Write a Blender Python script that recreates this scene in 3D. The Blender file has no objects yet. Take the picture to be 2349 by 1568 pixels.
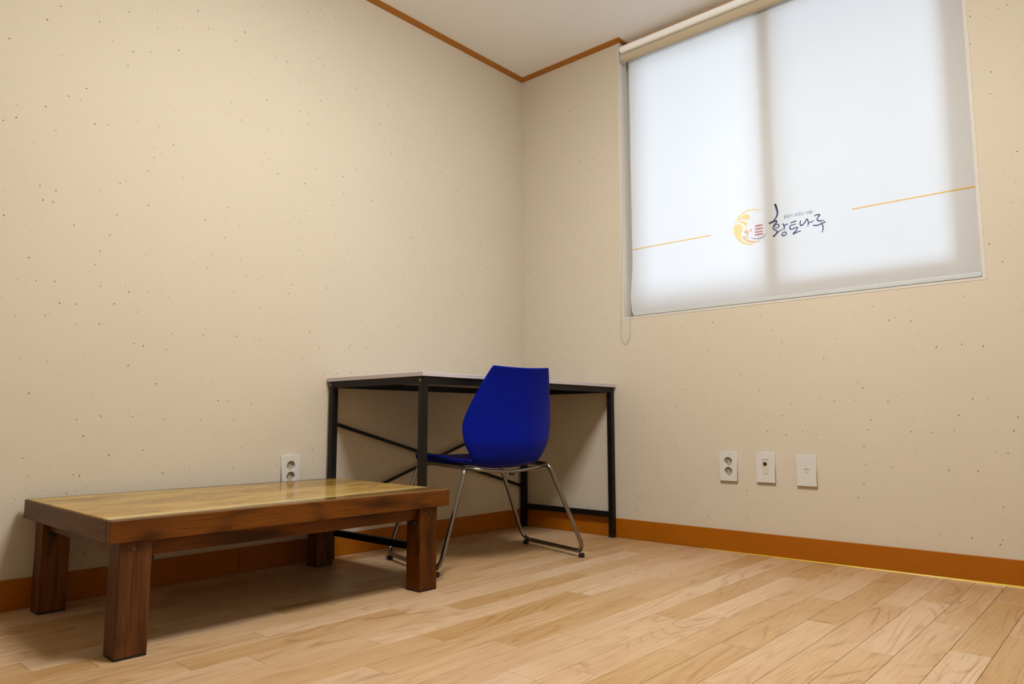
import bpy, bmesh, math, random
from mathutils import Vector, Matrix

# ------------------------------------------------------------------ camera, world, exposure
sc = bpy.context.scene
COL = sc.collection
F_PX, YAW, PITCH, ROLL = 1647.3, math.radians(41.70), math.radians(6.295), math.radians(-0.08)
cam_d = bpy.data.cameras.new('camera')
cam_d.sensor_width = 36.0
cam_d.sensor_fit = 'HORIZONTAL'
cam_d.lens = F_PX / 2349.0 * 36.0
cam_d.clip_start = 0.02
cam = bpy.data.objects.new('camera', cam_d)
COL.objects.link(cam)
fw = Vector((-math.sin(YAW) * math.cos(PITCH), math.cos(YAW) * math.cos(PITCH), math.sin(PITCH)))
rt = Vector((math.cos(YAW), math.sin(YAW), 0))
up = rt.cross(fw)
rt, up = rt * math.cos(ROLL) + up * math.sin(ROLL), up * math.cos(ROLL) - rt * math.sin(ROLL)
cm = Matrix((rt, up, -fw)).transposed().to_4x4()
cm.translation = (2.4813, -2.8703, 0.5339)
cam.matrix_world = cm
sc.camera = cam

SKY = 3.9                       # bright even overcast sky outside the window
world = bpy.data.worlds.new('overcast_sky')
sc.world = world
world.use_nodes = True
wb = world.node_tree.nodes['Background']
wb.inputs[0].default_value = (0.69, 0.835, 1.0, 1)
wb.inputs[1].default_value = SKY

LAMP = 66.0                     # radiance of the ceiling lamp's diffuser
LAMP_COL = (1.0, 0.99, 0.97, 1)

sc.view_settings.view_transform = 'Standard'
sc.view_settings.look = 'None'
sc.view_settings.exposure = 0.0
sc.view_settings.gamma = 1.0
sc.view_settings.use_curve_mapping = False
sc.cycles.max_bounces = 8
sc.cycles.diffuse_bounces = 5
sc.cycles.transmission_bounces = 8
sc.cycles.transparent_max_bounces = 12
sc.cycles.caustics_reflective = False
sc.cycles.caustics_refractive = False

# ------------------------------------------------------------------ helpers
R = random.Random(7)
CEIL = 2.405
ALB = 0.68                      # overall reflectance of paints, papers and timbers
RX, RY = 3.05, -3.65            # room extents


def srgb(r, g, b):
    def f(c):
        c /= 255.0
        return c / 12.92 if c <= 0.04045 else ((c + 0.055) / 1.055) ** 2.4
    return (f(r) * ALB, f(g) * ALB, f(b) * ALB, 1.0)


def empty(name, loc=(0, 0, 0), rz=0.0):
    o = bpy.data.objects.new(name, None)
    COL.objects.link(o)
    o.empty_display_size = 0.05
    o.location = loc
    o.rotation_euler = (0, 0, rz)
    return o


def tag(o, label=None, cat=None, group=None, kind=None):
    if label: o['label'] = label
    if cat: o['category'] = cat
    if group: o['group'] = group
    if kind: o['kind'] = kind
    return o


def link(name, mesh, mat=None, parent=None, loc=None):
    o = bpy.data.objects.new(name, mesh)
    COL.objects.link(o)
    if mat is not None and not mesh.materials:
        mesh.materials.append(mat)
    if parent is not None: o.parent = parent
    if loc is not None: o.location = loc
    return o


def finish(bm, name, mat, parent=None, smooth=False, loc=None, angle=None):
    bmesh.ops.recalc_face_normals(bm, faces=bm.faces)
    me = bpy.data.meshes.new(name)
    bm.to_mesh(me)
    bm.free()
    if smooth:
        for p in me.polygons: p.use_smooth = True
        if angle is not None:
            me.set_sharp_from_angle(angle=math.radians(angle))
    return link(name, me, mat, parent, loc)


def box(bm, x0, x1, y0, y1, z0, z1, bevel=0.0, seg=1):
    m = Matrix.Translation(((x0 + x1) / 2, (y0 + y1) / 2, (z0 + z1) / 2)) @ \
        Matrix.Diagonal((abs(x1 - x0), abs(y1 - y0), abs(z1 - z0), 1))
    r = bmesh.ops.create_cube(bm, size=1.0, matrix=m)
    if bevel > 0:
        es = list({e for v in r['verts'] for e in v.link_edges})
        bmesh.ops.bevel(bm, geom=es, offset=bevel, segments=seg, affect='EDGES', profile=0.5)
    return r['verts']


def box_obj(name, x0, x1, y0, y1, z0, z1, mat, parent=None, bevel=0.0, seg=1):
    bm = bmesh.new()
    box(bm, x0, x1, y0, y1, z0, z1, bevel, seg)
    return finish(bm, name, mat, parent)


def lathe(bm, prof, m=Matrix(), n=24, cap=True):
    rings = []
    for r, h in prof:
        rings.append([bm.verts.new(m @ Vector((r * math.cos(2 * math.pi * k / n), r * math.sin(2 * math.pi * k / n), h)))
                      for k in range(n)])
    for a, b in zip(rings, rings[1:]):
        for k in range(n):
            bm.faces.new((a[k], a[(k + 1) % n], b[(k + 1) % n], b[k]))
    if cap:
        bm.faces.new(rings[0][::-1])
        bm.faces.new(rings[-1])


def fillet(pts, rad, closed=False, seg=8):
    """round the corners of a polyline; rad is one radius or one per point"""
    n = len(pts)
    P = [Vector(p) for p in pts]
    out = []
    for i in range(n):
        r = rad[i] if isinstance(rad, (list, tuple)) else rad
        if (not closed and i in (0, n - 1)) or r <= 0:
            out.append(P[i])
            continue
        a, b, c = P[i - 1], P[i], P[(i + 1) % n]
        u, v = (a - b).normalized(), (c - b).normalized()
        ang = u.angle(v)
        t = min(r / math.tan(ang / 2), 0.48 * (a - b).length, 0.48 * (c - b).length)
        rr = t * math.tan(ang / 2)
        cen = b + (u + v).normalized() * (rr / math.sin(ang / 2))
        s, e = b + u * t - cen, b + v * t - cen
        for k in range(seg + 1):
            f = k / seg
            w = s.angle(e)
            q = (s * math.sin((1 - f) * w) + e * math.sin(f * w)) / math.sin(w)
            out.append(cen + q)
    return out


def tube(bm, pts, r, n=12, closed=False):
    P = [Vector(p) for p in pts]
    N = len(P)
    rings, nrm = [], None
    for i in range(N):
        if closed: t = (P[(i + 1) % N] - P[i - 1]).normalized()
        else: t = (P[min(i + 1, N - 1)] - P[max(i - 1, 0)]).normalized()
        if nrm is None:
            h = Vector((0, 0, 1)) if abs(t.z) < 0.9 else Vector((1, 0, 0))
            nrm = (h - t * h.dot(t)).normalized()
        else:
            nrm = (nrm - t * nrm.dot(t)).normalized()
        b = t.cross(nrm)
        rings.append([bm.verts.new(P[i] + (nrm * math.cos(2 * math.pi * k / n) + b * math.sin(2 * math.pi * k / n)) * r)
                      for k in range(n)])
    prs = list(zip(rings, rings[1:]))
    for a, b in prs:
        for k in range(n):
            bm.faces.new((a[k], a[(k + 1) % n], b[(k + 1) % n], b[k]))
    if closed:
        a, b = rings[-1], rings[0]
        # the parallel-transport frame may come back turned: join with the nearest offset
        off = min(range(n), key=lambda o: (a[0].co - b[o].co).length)
        for k in range(n):
            bm.faces.new((a[k], a[(k + 1) % n], b[(k + 1 + off) % n], b[(k + off) % n]))
    else:
        bm.faces.new(rings[0][::-1])
        bm.faces.new(rings[-1])


# ------------------------------------------------------------------ node helpers
class NT:
    def __init__(self, name):
        self.m = bpy.data.materials.new(name)
        self.m.use_nodes = True
        self.t = self.m.node_tree
        self.bsdf = self.t.nodes['Principled BSDF']
        self.out = self.t.nodes['Material Output']

    def n(self, typ, **kw):
        nd = self.t.nodes.new(typ)
        for k, v in kw.items(): setattr(nd, k, v)
        return nd

    def l(self, a, b): self.t.links.new(a, b)

    def put(self, sock, v):
        if isinstance(v, bpy.types.NodeSocket): self.l(v, sock)
        elif v is not None: sock.default_value = v

    def math(self, op, a, b=None, c=None, clamp=False):
        nd = self.n('ShaderNodeMath', operation=op, use_clamp=clamp)
        self.put(nd.inputs[0], a); self.put(nd.inputs[1], b)
        if c is not None: self.put(nd.inputs[2], c)
        return nd.outputs[0]

    def vmath(self, op, a, b=None):
        nd = self.n('ShaderNodeVectorMath', operation=op)
        self.put(nd.inputs[0], a)
        if b is not None: self.put(nd.inputs[1], b)
        return nd.outputs[0] if op not in ('LENGTH', 'DOT_PRODUCT') else nd.outputs['Value']

    def mix(self, fac, a, b, blend='MIX'):
        nd = self.n('ShaderNodeMix', data_type='RGBA', blend_type=blend)
        self.put(nd.inputs[0], fac); self.put(nd.inputs[6], a); self.put(nd.inputs[7], b)
        return nd.outputs[2]

    def noise(self, vec, scale, detail=2.0, rough=0.5, dist=0.0):
        nd = self.n('ShaderNodeTexNoise')
        self.l(vec, nd.inputs['Vector'])
        nd.inputs['Scale'].default_value = scale
        nd.inputs['Detail'].default_value = detail
        nd.inputs['Roughness'].default_value = rough
        nd.inputs['Distortion'].default_value = dist
        return nd.outputs['Fac']

    def smooth(self, v, a, b, lo=0.0, hi=1.0):
        nd = self.n('ShaderNodeMapRange', interpolation_type='SMOOTHSTEP')
        self.put(nd.inputs[0], v)
        nd.inputs[1].default_value = a; nd.inputs[2].default_value = b
        nd.inputs[3].default_value = lo; nd.inputs[4].default_value = hi
        return nd.outputs[0]

    def bump(self, h, strength=0.2, dist=0.002):
        nd = self.n('ShaderNodeBump')
        nd.inputs['Strength'].default_value = strength
        nd.inputs['Distance'].default_value = dist
        self.l(h, nd.inputs['Height'])
        self.l(nd.outputs[0], self.bsdf.inputs['Normal'])

    def obj(self): return self.n('ShaderNodeTexCoord').outputs['Object']

    def sep(self, v):
        nd = self.n('ShaderNodeSeparateXYZ'); self.l(v, nd.inputs[0]); return nd.outputs

    def comb(self, x, y, z=0.0):
        nd = self.n('ShaderNodeCombineXYZ')
        self.put(nd.inputs[0], x); self.put(nd.inputs[1], y); self.put(nd.inputs[2], z)
        return nd.outputs[0]

    def base(self, v, rough=0.5, metal=0.0, spec=0.5):
        self.put(self.bsdf.inputs['Base Color'], v)
        self.put(self.bsdf.inputs['Roughness'], rough)
        self.bsdf.inputs['Metallic'].default_value = metal
        self.bsdf.inputs['Specular IOR Level'].default_value = spec


def plain(name, col, rough=0.5, metal=0.0, spec=0.5, var=0.05, scale=40.0):
    """a colour with a little uneven tone"""
    t = NT(name)
    f = t.noise(t.obj(), scale, 3.0)
    k = 1.0 - var
    c2 = (col[0] * k, col[1] * k, col[2] * k, 1)
    t.base(t.mix(f, col, c2), rough, metal, spec)
    return t.m


def flecks(t, uv, scale, length, width, curve, keep, seed):
    """short bent flecks of random direction, one at most in each cell"""
    vo = t.n('ShaderNodeTexVoronoi', voronoi_dimensions='2D', feature='F1')
    off = t.vmath('ADD', uv, (seed * 3.7, seed * 1.9, 0))
    t.l(off, vo.inputs['Vector'])
    vo.inputs['Scale'].default_value = scale
    vo.inputs['Randomness'].default_value = 1.0
    d = t.vmath('SUBTRACT', off, vo.outputs['Position'])
    rnd = t.n('ShaderNodeSeparateColor'); t.l(vo.outputs['Color'], rnd.inputs[0])
    ang = t.math('MULTIPLY', rnd.outputs[0], 6.283)
    rot = t.n('ShaderNodeVectorRotate', rotation_type='Z_AXIS')
    t.l(d, rot.inputs['Vector']); t.l(ang, rot.inputs['Angle'])
    s = t.sep(rot.outputs[0])
    x = t.math('DIVIDE', s[0], length)
    yb = t.math('SUBTRACT', s[1], t.math('MULTIPLY', t.math('MULTIPLY', x, x), curve))
    y = t.math('DIVIDE', yb, width)
    q = t.math('SQRT', t.math('ADD', t.math('MULTIPLY', x, x), t.math('MULTIPLY', y, y)))
    size = t.math('MULTIPLY_ADD', rnd.outputs[2], 0.8, 0.35)
    q = t.math('DIVIDE', q, size)
    inside = t.smooth(q, 1.15, 0.65)
    on = t.math('LESS_THAN', rnd.outputs[1], keep)
    return t.math('MULTIPLY', inside, on)


def wallpaper(name, plane, col, dark=1.0):
    t = NT(name)
    o = t.sep(t.obj())
    uv = t.comb(o[{'x': 1, 'y': 0, 'z': 0}[plane]], o[{'x': 2, 'y': 2, 'z': 1}[plane]], 0.0)
    c = t.mix(t.smooth(t.noise(uv, 1.7, 2.0), 0.3, 0.7), col, (col[0] * .965, col[1] * .96, col[2] * .94, 1))
    c = t.mix(t.noise(uv, 420, 2.0), c, (col[0] * .93, col[1] * .92, col[2] * .90, 1))
    # pale fibres, brown fibres, dark specks of the mulberry paper
    c = t.mix(t.math('MULTIPLY', flecks(t, uv, 26, 0.012, 0.0007, 0.003, 0.45, 2.0), 0.35), c,
              (min(1, col[0] * 1.14), min(1, col[1] * 1.14), min(1, col[2] * 1.2), 1))
    c = t.mix(t.math('MULTIPLY', flecks(t, uv, 17, 0.008, 0.0008, 0.0028, 0.30, 5.0), 0.45 * dark), c, srgb(140, 112, 62))
    c = t.mix(t.math('MULTIPLY', flecks(t, uv, 30, 0.0017, 0.0012, 0.0, 0.30, 9.0), 0.5 * dark), c, srgb(120, 92, 55))
    c = t.mix(t.math('MULTIPLY', flecks(t, uv, 17, 0.0030, 0.0019, 0.0006, 0.42, 13.0), 0.85 * dark), c, srgb(78, 60, 36))
    t.base(c, 0.75, 0.0, 0.25)
    h = t.math('ADD', t.noise(uv, 160, 3.0), t.math('MULTIPLY', t.noise(uv, 9, 2.0), 2.0))
    t.bump(h, 0.12, 0.0015)
    return t.m


def wood(name, axis, light, dark, vein, rings=9.0, freq=5.0, stretch=0.10, rough=0.35, spec=0.5, per_obj=False,
         tone=0.0, coat=0.0, fib=0.35, lw=0.6, thin=0.33):
    """contour-line timber figure running along one axis"""
    t = NT(name)
    v = t.obj()
    rnd = None
    if per_obj:
        oi = t.n('ShaderNodeObjectInfo')
        rnd = oi.outputs['Random']
        v = t.vmath('ADD', v, t.comb(t.math('MULTIPLY', rnd, 37.0), t.math('MULTIPLY', rnd, 91.0), t.math('MULTIPLY', rnd, 17.0)))
    sca = [1.0, 1.0, 1.0]
    sca['xyz'.index(axis)] = stretch
    g = t.vmath('MULTIPLY', v, tuple(sca))
    field = t.noise(g, freq, 1.2, 0.4, 0.25)
    ph = t.math('FRACT', t.math('MULTIPLY', field, rings))
    line = t.smooth(t.math('ABSOLUTE', t.math('SUBTRACT', ph, 0.5)), 0.0, thin, 1.0, 0.0)
    line = t.math('MULTIPLY', line, t.smooth(t.noise(g, freq * 3.1, 2.0), 0.35, 0.7))
    sf = [260.0, 260.0, 260.0]
    sf['xyz'.index(axis)] = 7.0
    fibre = t.noise(t.vmath('MULTIPLY', v, tuple(sf)), 1.0, 2.0, 0.6)
    broad = t.smooth(t.noise(g, freq * 0.8, 3.0, 0.6), 0.3, 0.72)
    c = t.mix(broad, light, dark)
    c = t.mix(t.math('MULTIPLY', line, lw), c, vein)
    c = t.mix(t.math('MULTIPLY', t.smooth(fibre, 0.45, 0.75), fib), c, vein)
    if per_obj:
        hv = t.n('ShaderNodeHueSaturation')
        r2 = t.math('FRACT', t.math('MULTIPLY', rnd, 53.7))
        t.l(t.math('MULTIPLY_ADD', t.math('POWER', r2, 1.2), -tone, 1.0 + tone * 0.36), hv.inputs['Value'])
        t.l(t.math('MULTIPLY_ADD', r2, 0.22, 0.90), hv.inputs['Saturation'])
        t.l(c, hv.inputs['Color'])
        c = hv.outputs[0]
    t.base(c, rough, 0.0, spec)
    t.bsdf.inputs['Coat Weight'].default_value = coat
    t.bsdf.inputs['Coat Roughness'].default_value = 0.12
    t.bump(fibre, 0.05, 0.0006)
    return t


# ------------------------------------------------------------------ materials
M = {}
WALL = srgb(237, 226, 205)
M['wall_x'] = wallpaper('hanji_wallpaper_side', 'x', WALL)
M['wall_y'] = wallpaper('hanji_wallpaper_end', 'y', WALL)
M['ceil'] = wallpaper('hanji_ceiling_paper', 'z', (0.88, 0.89, 0.90, 1), 0.35)
M['reveal'] = wallpaper('reveal_paper', 'x', (0.60, 0.565, 0.51, 1), 0.5)
M['plank'] = wood('oak_floor_print', 'y', srgb(226, 192, 150), srgb(212, 173, 126), srgb(158, 110, 64), rings=20, freq=7.0,
                  stretch=0.13, rough=0.34, spec=0.35, per_obj=True, tone=0.20, fib=0.5, lw=.55, thin=.2).m
M['sub'] = plain('floor_joint', srgb(120, 80, 42), 0.8)


def skirting_mat():
    t = NT('orange_brown_skirting')
    v = t.obj()
    f = t.noise(t.vmath('MULTIPLY', v, (14, 14, 300)), 1.0, 3.0)
    g = t.noise(v, 380, 2.0)
    c = t.mix(f, srgb(200, 118, 6), srgb(180, 100, 2))
    c = t.mix(t.math('MULTIPLY', g, 0.5), c, srgb(150, 80, 2))
    t.base(c, 0.45, 0.0, 0.22)
    return t.m


M['skirt'] = skirting_mat()
M['crown'] = plain('brown_cornice', srgb(196, 126, 40), 0.5, 0, .35, 0.12, 60)
M['yellow'] = plain('yellow_edge_tape', srgb(246, 206, 40), 0.35, 0, .5, .08, 20)
M['pvc'] = plain('white_window_pvc', srgb(225, 225, 222), 0.4)
M['ply_w'] = plain('white_plate_plastic', srgb(238, 236, 230), 0.38, 0, .5, .02)
M['ply_c'] = plain('socket_well_plastic', srgb(196, 184, 160), 0.45, 0, .5, .05)
M['ivory'] = plain('ivory_module_plastic', srgb(232, 226, 208), 0.4, 0, .5, .02)
M['hole'] = plain('dark_hole', srgb(22, 18, 15), 0.8)
M['brass'] = plain('dull_brass', srgb(176, 148, 96), 0.35, 1.0)
M['screw'] = plain('screw_steel', srgb(120, 106, 88), 0.4, 1.0)
M['chrome'] = plain('brushed_chrome', srgb(158, 152, 147), 0.2, 1.0, .5, .12, 90)
M['black'] = plain('black_powder_coat', srgb(18, 14, 14), 0.45, 0, .25, .2, 150)
M['rubber'] = plain('black_rubber', srgb(16, 15, 15), 0.7)
M['desk_top'] = plain('pale_grey_laminate', srgb(214, 206, 210), 0.35, 0, .5, .03)


def blue_shell():
    t = NT('blue_moulded_plastic')
    v = t.obj()
    c = t.mix(t.noise(v, 240, 2.0), srgb(0, 30, 166), srgb(0, 20, 146))
    t.base(c, 0.42, 0.0, 0.09)
    t.bump(t.noise(v, 500, 2.0), 0.10, 0.0005)
    return t.m


M['blue'] = blue_shell()

BR_L, BR_D, BR_V = srgb(124, 70, 12), srgb(84, 43, 5), srgb(34, 14, 2)
M['tbl_y'] = wood('walnut_board', 'y', BR_L, BR_D, BR_V, rings=7, freq=7, stretch=.2, rough=.4, spec=.18, fib=.5, lw=.8).m
M['tbl_x'] = wood('walnut_end_board', 'x', srgb(124, 80, 34), srgb(98, 60, 22), srgb(56, 31, 9), rings=8, freq=9, stretch=.16, rough=.42, spec=.15).m
M['tbl_z'] = wood('walnut_post', 'z', BR_L, BR_D, BR_V, rings=9, freq=13, stretch=.12, rough=.42, spec=.16, per_obj=True, tone=.2, fib=.5).m

TL, TD, TH = 1.028, 0.686, 0.3139     # low table: length, depth, height


def slab_mat():
    """golden slab with pale sapwood streaks and dark live edges along front and back"""
    w = wood('golden_slab', 'y', srgb(222, 184, 100), srgb(190, 144, 66), srgb(92, 56, 18), rings=9, freq=7.0, stretch=.26,
             rough=.14, spec=.12, fib=.16, lw=.6)
    t = w
    old = t.bsdf.inputs['Base Color'].links[0].from_socket
    s = t.sep(t.obj())
    wav = t.math('MULTIPLY', t.math('SUBTRACT', t.noise(t.comb(0.0, s[1], 0.0), 3.0, 2.0), 0.5), 0.05)
    # distance from the front edge, the dark edge widens with the length
    df = t.math('ADD', t.math('MULTIPLY', s[0], -1.0), wav)
    lim = t.math('MULTIPLY_ADD', s[1], 0.085, 0.012)
    e = t.math('SUBTRACT', df, lim)
    pale = t.math('MULTIPLY', t.smooth(e, -0.004, 0.004), t.smooth(e, 0.06, 0.02))
    darkf = t.smooth(e, 0.003, -0.006)
    db = t.math('ADD', t.math('ADD', s[0], TD), wav)
    eb = t.math('SUBTRACT', db, t.math('MULTIPLY_ADD', s[1], 0.05, 0.012))
    darkb = t.smooth(eb, 0.004, -0.008)
    c = t.mix(t.math('MULTIPLY', pale, 0.7), old, srgb(226, 204, 140))
    c = t.mix(t.math('MULTIPLY', t.math('MAXIMUM', darkf, darkb), 0.8), c, srgb(104, 70, 38))
    # burl eyes: nested rings drawn out along the length
    wob = t.math('MULTIPLY', t.math('SUBTRACT', t.noise(t.vmath('MULTIPLY', t.obj(), (9.0, 2.6, 1.0)), 1.0, 2.0), 0.5), 1.1)
    for (ex, ey, ax, ay) in ((-.47, .84, .075, .13), (-.31, .95, .05, .09), (-.34, .27, .07, .17), (-.52, .12, .05, .12)):
        px = t.math('DIVIDE', t.math('SUBTRACT', s[0], ex), ax)
        py = t.math('DIVIDE', t.math('SUBTRACT', s[1], ey), ay)
        d = t.math('ADD', t.math('SQRT', t.math('ADD', t.math('MULTIPLY', px, px), t.math('MULTIPLY', py, py))), wob)
        ring = t.smooth(t.math('ABSOLUTE', t.math('SUBTRACT', t.math('FRACT', t.math('MULTIPLY', d, 2.6)), 0.5)), 0.0, 0.3, 1.0, 0.25)
        k = t.math('MULTIPLY', ring, t.smooth(d, 1.5, 0.2))
        c = t.mix(t.math('MULTIPLY', k, 0.55), c, srgb(100, 64, 26))
    t.put(t.bsdf.inputs['Base Color'], c)
    # lacquer: a clear gloss laid over the timber, weaker than glass
    t.bsdf.inputs['Specular IOR Level'].default_value = 0.0
    gl = t.n('ShaderNodeBsdfGlossy'); gl.inputs['Roughness'].default_value = 0.09
    fr = t.n('ShaderNodeFresnel'); fr.inputs[0].default_value = 1.45
    mx = t.n('ShaderNodeMixShader')
    t.l(t.math('MULTIPLY', fr.outputs[0], 0.75), mx.inputs[0])
    t.l(t.bsdf.outputs[0], mx.inputs[1]); t.l(gl.outputs[0], mx.inputs[2])
    t.l(mx.outputs[0], t.out.inputs['Surface'])
    return t.m


M['slab'] = slab_mat()


def cloth_mat():
    t = NT('translucent_blind_cloth')
    s = t.sep(t.obj())
    uv = t.comb(s[0], s[2], 0.0)
    wv = t.noise(t.vmath('MULTIPLY', uv, (3.0, 900, 1)), 1.0, 2.0)
    wh = t.noise(t.vmath('MULTIPLY', uv, (900, 3.0, 1)), 1.0, 2.0)
    f = t.math('MULTIPLY', t.math('ADD', wv, wh), 0.5)
    specks = flecks(t, uv, 5, 0.0022, 0.0014, 0.0004, 0.22, 3.0)
    ct = t.mix(f, (0.43, 0.43, 0.435, 1), (0.39, 0.39, 0.395, 1))
    ct = t.mix(t.math('MULTIPLY', specks, 0.6), ct, (0.12, 0.12, 0.13, 1))
    tr = t.n('ShaderNodeBsdfTranslucent'); t.l(ct, tr.inputs[0])
    df = t.n('ShaderNodeBsdfDiffuse'); df.inputs[0].default_value = (0.42, 0.416, 0.41, 1)
    ad = t.n('ShaderNodeAddShader')
    t.l(tr.outputs[0], ad.inputs[0]); t.l(df.outputs[0], ad.inputs[1])
    t.l(ad.outputs[0], t.out.inputs['Surface'])
    return t.m


M['cloth'] = cloth_mat()


def ink(name, trans, refl):
    """printed ink that the daylight shines through"""
    t = NT(name)
    nz = t.noise(t.obj(), 300, 2.0)
    tr = t.n('ShaderNodeBsdfTranslucent')
    t.l(t.mix(nz, trans, (trans[0] * .93, trans[1] * .93, trans[2] * .93, 1)), tr.inputs[0])
    df = t.n('ShaderNodeBsdfDiffuse'); df.inputs[0].default_value = refl
    ad = t.n('ShaderNodeAddShader')
    t.l(tr.outputs[0], ad.inputs[0]); t.l(df.outputs[0], ad.inputs[1])
    t.l(ad.outputs[0], t.out.inputs['Surface'])
    return t.m


M['ink_gold'] = ink('gold_ink', (0.93, 0.80, 0.45, 1), (0.12, 0.09, 0.03, 1))
M['ink_line'] = ink('amber_line_ink', (0.88, 0.66, 0.30, 1), (0.16, 0.10, 0.02, 1))
M['ink_orange'] = ink('orange_ink', (0.92, 0.70, 0.48, 1), (0.10, 0.06, 0.03, 1))
M['ink_red'] = ink('red_ink', (0.75, 0.44, 0.42, 1), (0.08, 0.03, 0.03, 1))
M['ink_hull'] = ink('plum_ink', (0.58, 0.46, 0.50, 1), (0.05, 0.03, 0.03, 1))
M['ink_blue'] = ink('blue_black_ink', (0.13, 0.13, 0.24, 1), (0.03, 0.03, 0.05, 1))
M['ink_small'] = ink('grey_ink', (0.30, 0.30, 0.38, 1), (0.04, 0.04, 0.05, 1))


def glass_mat(name, tint):
    """thin window pane"""
    t = NT(name)
    tr = t.n('ShaderNodeBsdfTransparent')
    nz = t.noise(t.obj(), 2.0, 1.0)
    t.l(t.mix(nz, tint, (tint[0] * .985, tint[1] * .985, tint[2] * .985, 1)), tr.inputs[0])
    gl = t.n('ShaderNodeBsdfGlossy'); gl.inputs['Roughness'].default_value = 0.02
    fr = t.n('ShaderNodeFresnel'); fr.inputs[0].default_value = 1.5
    mx = t.n('ShaderNodeMixShader')
    t.l(fr.outputs[0], mx.inputs[0]); t.l(tr.outputs[0], mx.inputs[1]); t.l(gl.outputs[0], mx.inputs[2])
    t.l(mx.outputs[0], t.out.inputs['Surface'])
    return t.m


M['glass'] = glass_mat('clear_pane', (0.98, 0.99, 0.99, 1))
M['glass2'] = glass_mat('doubled_pane', (0.86, 0.88, 0.885, 1))
M['bead'] = plain('pearl_bead', srgb(226, 214, 196), 0.3, 0, .5, .05)


def lamp_mat():
    t = NT('lit_diffuser')
    t.base((0.8, 0.8, 0.8, 1), 0.5)
    t.bsdf.inputs['Emission Color'].default_value = LAMP_COL
    t.bsdf.inputs['Emission Strength'].default_value = LAMP
    return t.m


M['lamp'] = lamp_mat()

# ------------------------------------------------------------------ the room shell
WX0, WX1, WZ = 0.6225, 2.087, 1.019           # window opening
T = 0.20                                      # wall thickness


def structure(o, label, cat):
    return tag(o, label, cat, kind='structure')


floor = box_obj('floor', 0, RX, RY, 0, -0.12, -0.003, M['sub'])
structure(floor, 'pale oak plank floor of the room', 'floor')
ceiling = box_obj('ceiling', -T, RX + T, RY - T, T, CEIL, CEIL + 0.12, M['ceil'])
structure(ceiling, 'white speckled paper ceiling', 'ceiling')
o = box_obj('wall_left', -T, 0, RY - T, T, -0.12, CEIL, M['wall_x'])
structure(o, 'cream speckled paper wall behind the low table and desk', 'wall')
bm = bmesh.new()
box(bm, 0, WX0, 0, T, -0.12, CEIL)
box(bm, WX1, RX, 0, T, -0.12, CEIL)
box(bm, WX0, WX1, 0, T, -0.12, WZ)
o = finish(bm, 'wall_back', M['wall_y'])
structure(o, 'cream speckled paper wall around the window with the blind', 'wall')
o = box_obj('wall_right', RX, RX + T, RY - T, T, -0.12, CEIL, M['wall_x'])
structure(o, 'cream paper wall facing the low table', 'wall')
o = box_obj('wall_front', 0, RX, RY - T, RY, -0.12, CEIL, M['wall_y'])
structure(o, 'cream paper wall facing the window', 'wall')

# floor planks: rows run towards the window, joints staggered row by row
PW, PL, GAP = 0.0853, 0.612, 0.0010
JOINTS = {0: -.27, 1: -.033, 2: -.401, 3: -.519, 4: -.228, 5: -.569, 6: -.092, 7: -.345, 8: -.451, 9: -.154, 10: -.308,
          11: -.019, 12: -.393, 13: -.511, 14: -.158, 15: -.284, 16: -.052, 17: -.41, 18: -.518, 19: -.2, 20: -.334}
plank_mesh = {}


def plank(x0, x1, y0, y1):
    w, l = x1 - x0 - GAP, y1 - y0 - GAP
    if w < 0.004 or l < 0.004: return
    key = (round(w, 4), round(l, 4))
    me = plank_mesh.get(key)
    if me is None:
        b = bmesh.new()
        vs = [(-w / 2, -l / 2), (w / 2, -l / 2), (w / 2, l / 2), (-w / 2, l / 2)]
        e = 0.0003
        vi = [(-w / 2 + e, -l / 2 + e), (w / 2 - e, -l / 2 + e), (w / 2 - e, l / 2 - e), (-w / 2 + e, l / 2 - e)]
        lo = [b.verts.new((x, y, -0.003)) for x, y in vs]
        md = [b.verts.new((x, y, -0.0004)) for x, y in vs]
        hi = [b.verts.new((x, y, 0)) for x, y in vi]
        for p, q in ((lo, md), (md, hi)):
            for k in range(4):
                b.faces.new((p[k], p[(k + 1) % 4], q[(k + 1) % 4], q[k]))
        b.faces.new(hi)
        b.faces.new(lo[::-1])
        bmesh.ops.recalc_face_normals(b, faces=b.faces)
        me = bpy.data.meshes.new('plank')
        b.to_mesh(me); b.free()
        me.materials.append(M['plank'])
        plank_mesh[key] = me
    link('plank', me, None, floor, ((x0 + x1) / 2, (y0 + y1) / 2, 0))


k0 = -int((RX - 2.166) / PW) - 1
k = k0
while True:
    xa, xb = 2.166 - PW * (k + 1), 2.166 - PW * k
    if xb <= 0: break
    xa, xb = max(xa, 0.0), min(xb, RX)
    j = JOINTS.get(k, -R.uniform(0, PL))
    ys = [0.0]
    y = j
    while y > RY:
        ys.append(y); y -= PL
    ys.append(RY)
    for a, b_ in zip(ys[1:], ys[:-1]):
        plank(xa, xb, a, b_)
    k += 1

# skirting boards: separate lengths butted with a fine joint
BH, BT = 0.0861, 0.008


def skirting(name, pieces, label):
    e = structure(empty(name), label, 'baseboard')
    for (x0, x1, y0, y1) in pieces:
        b = bmesh.new()
        box(b, x0, x1, y0, y1, 0.0, BH, 0.0012)
        finish(b, 'board', M['skirt'], e)
    return e


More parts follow.
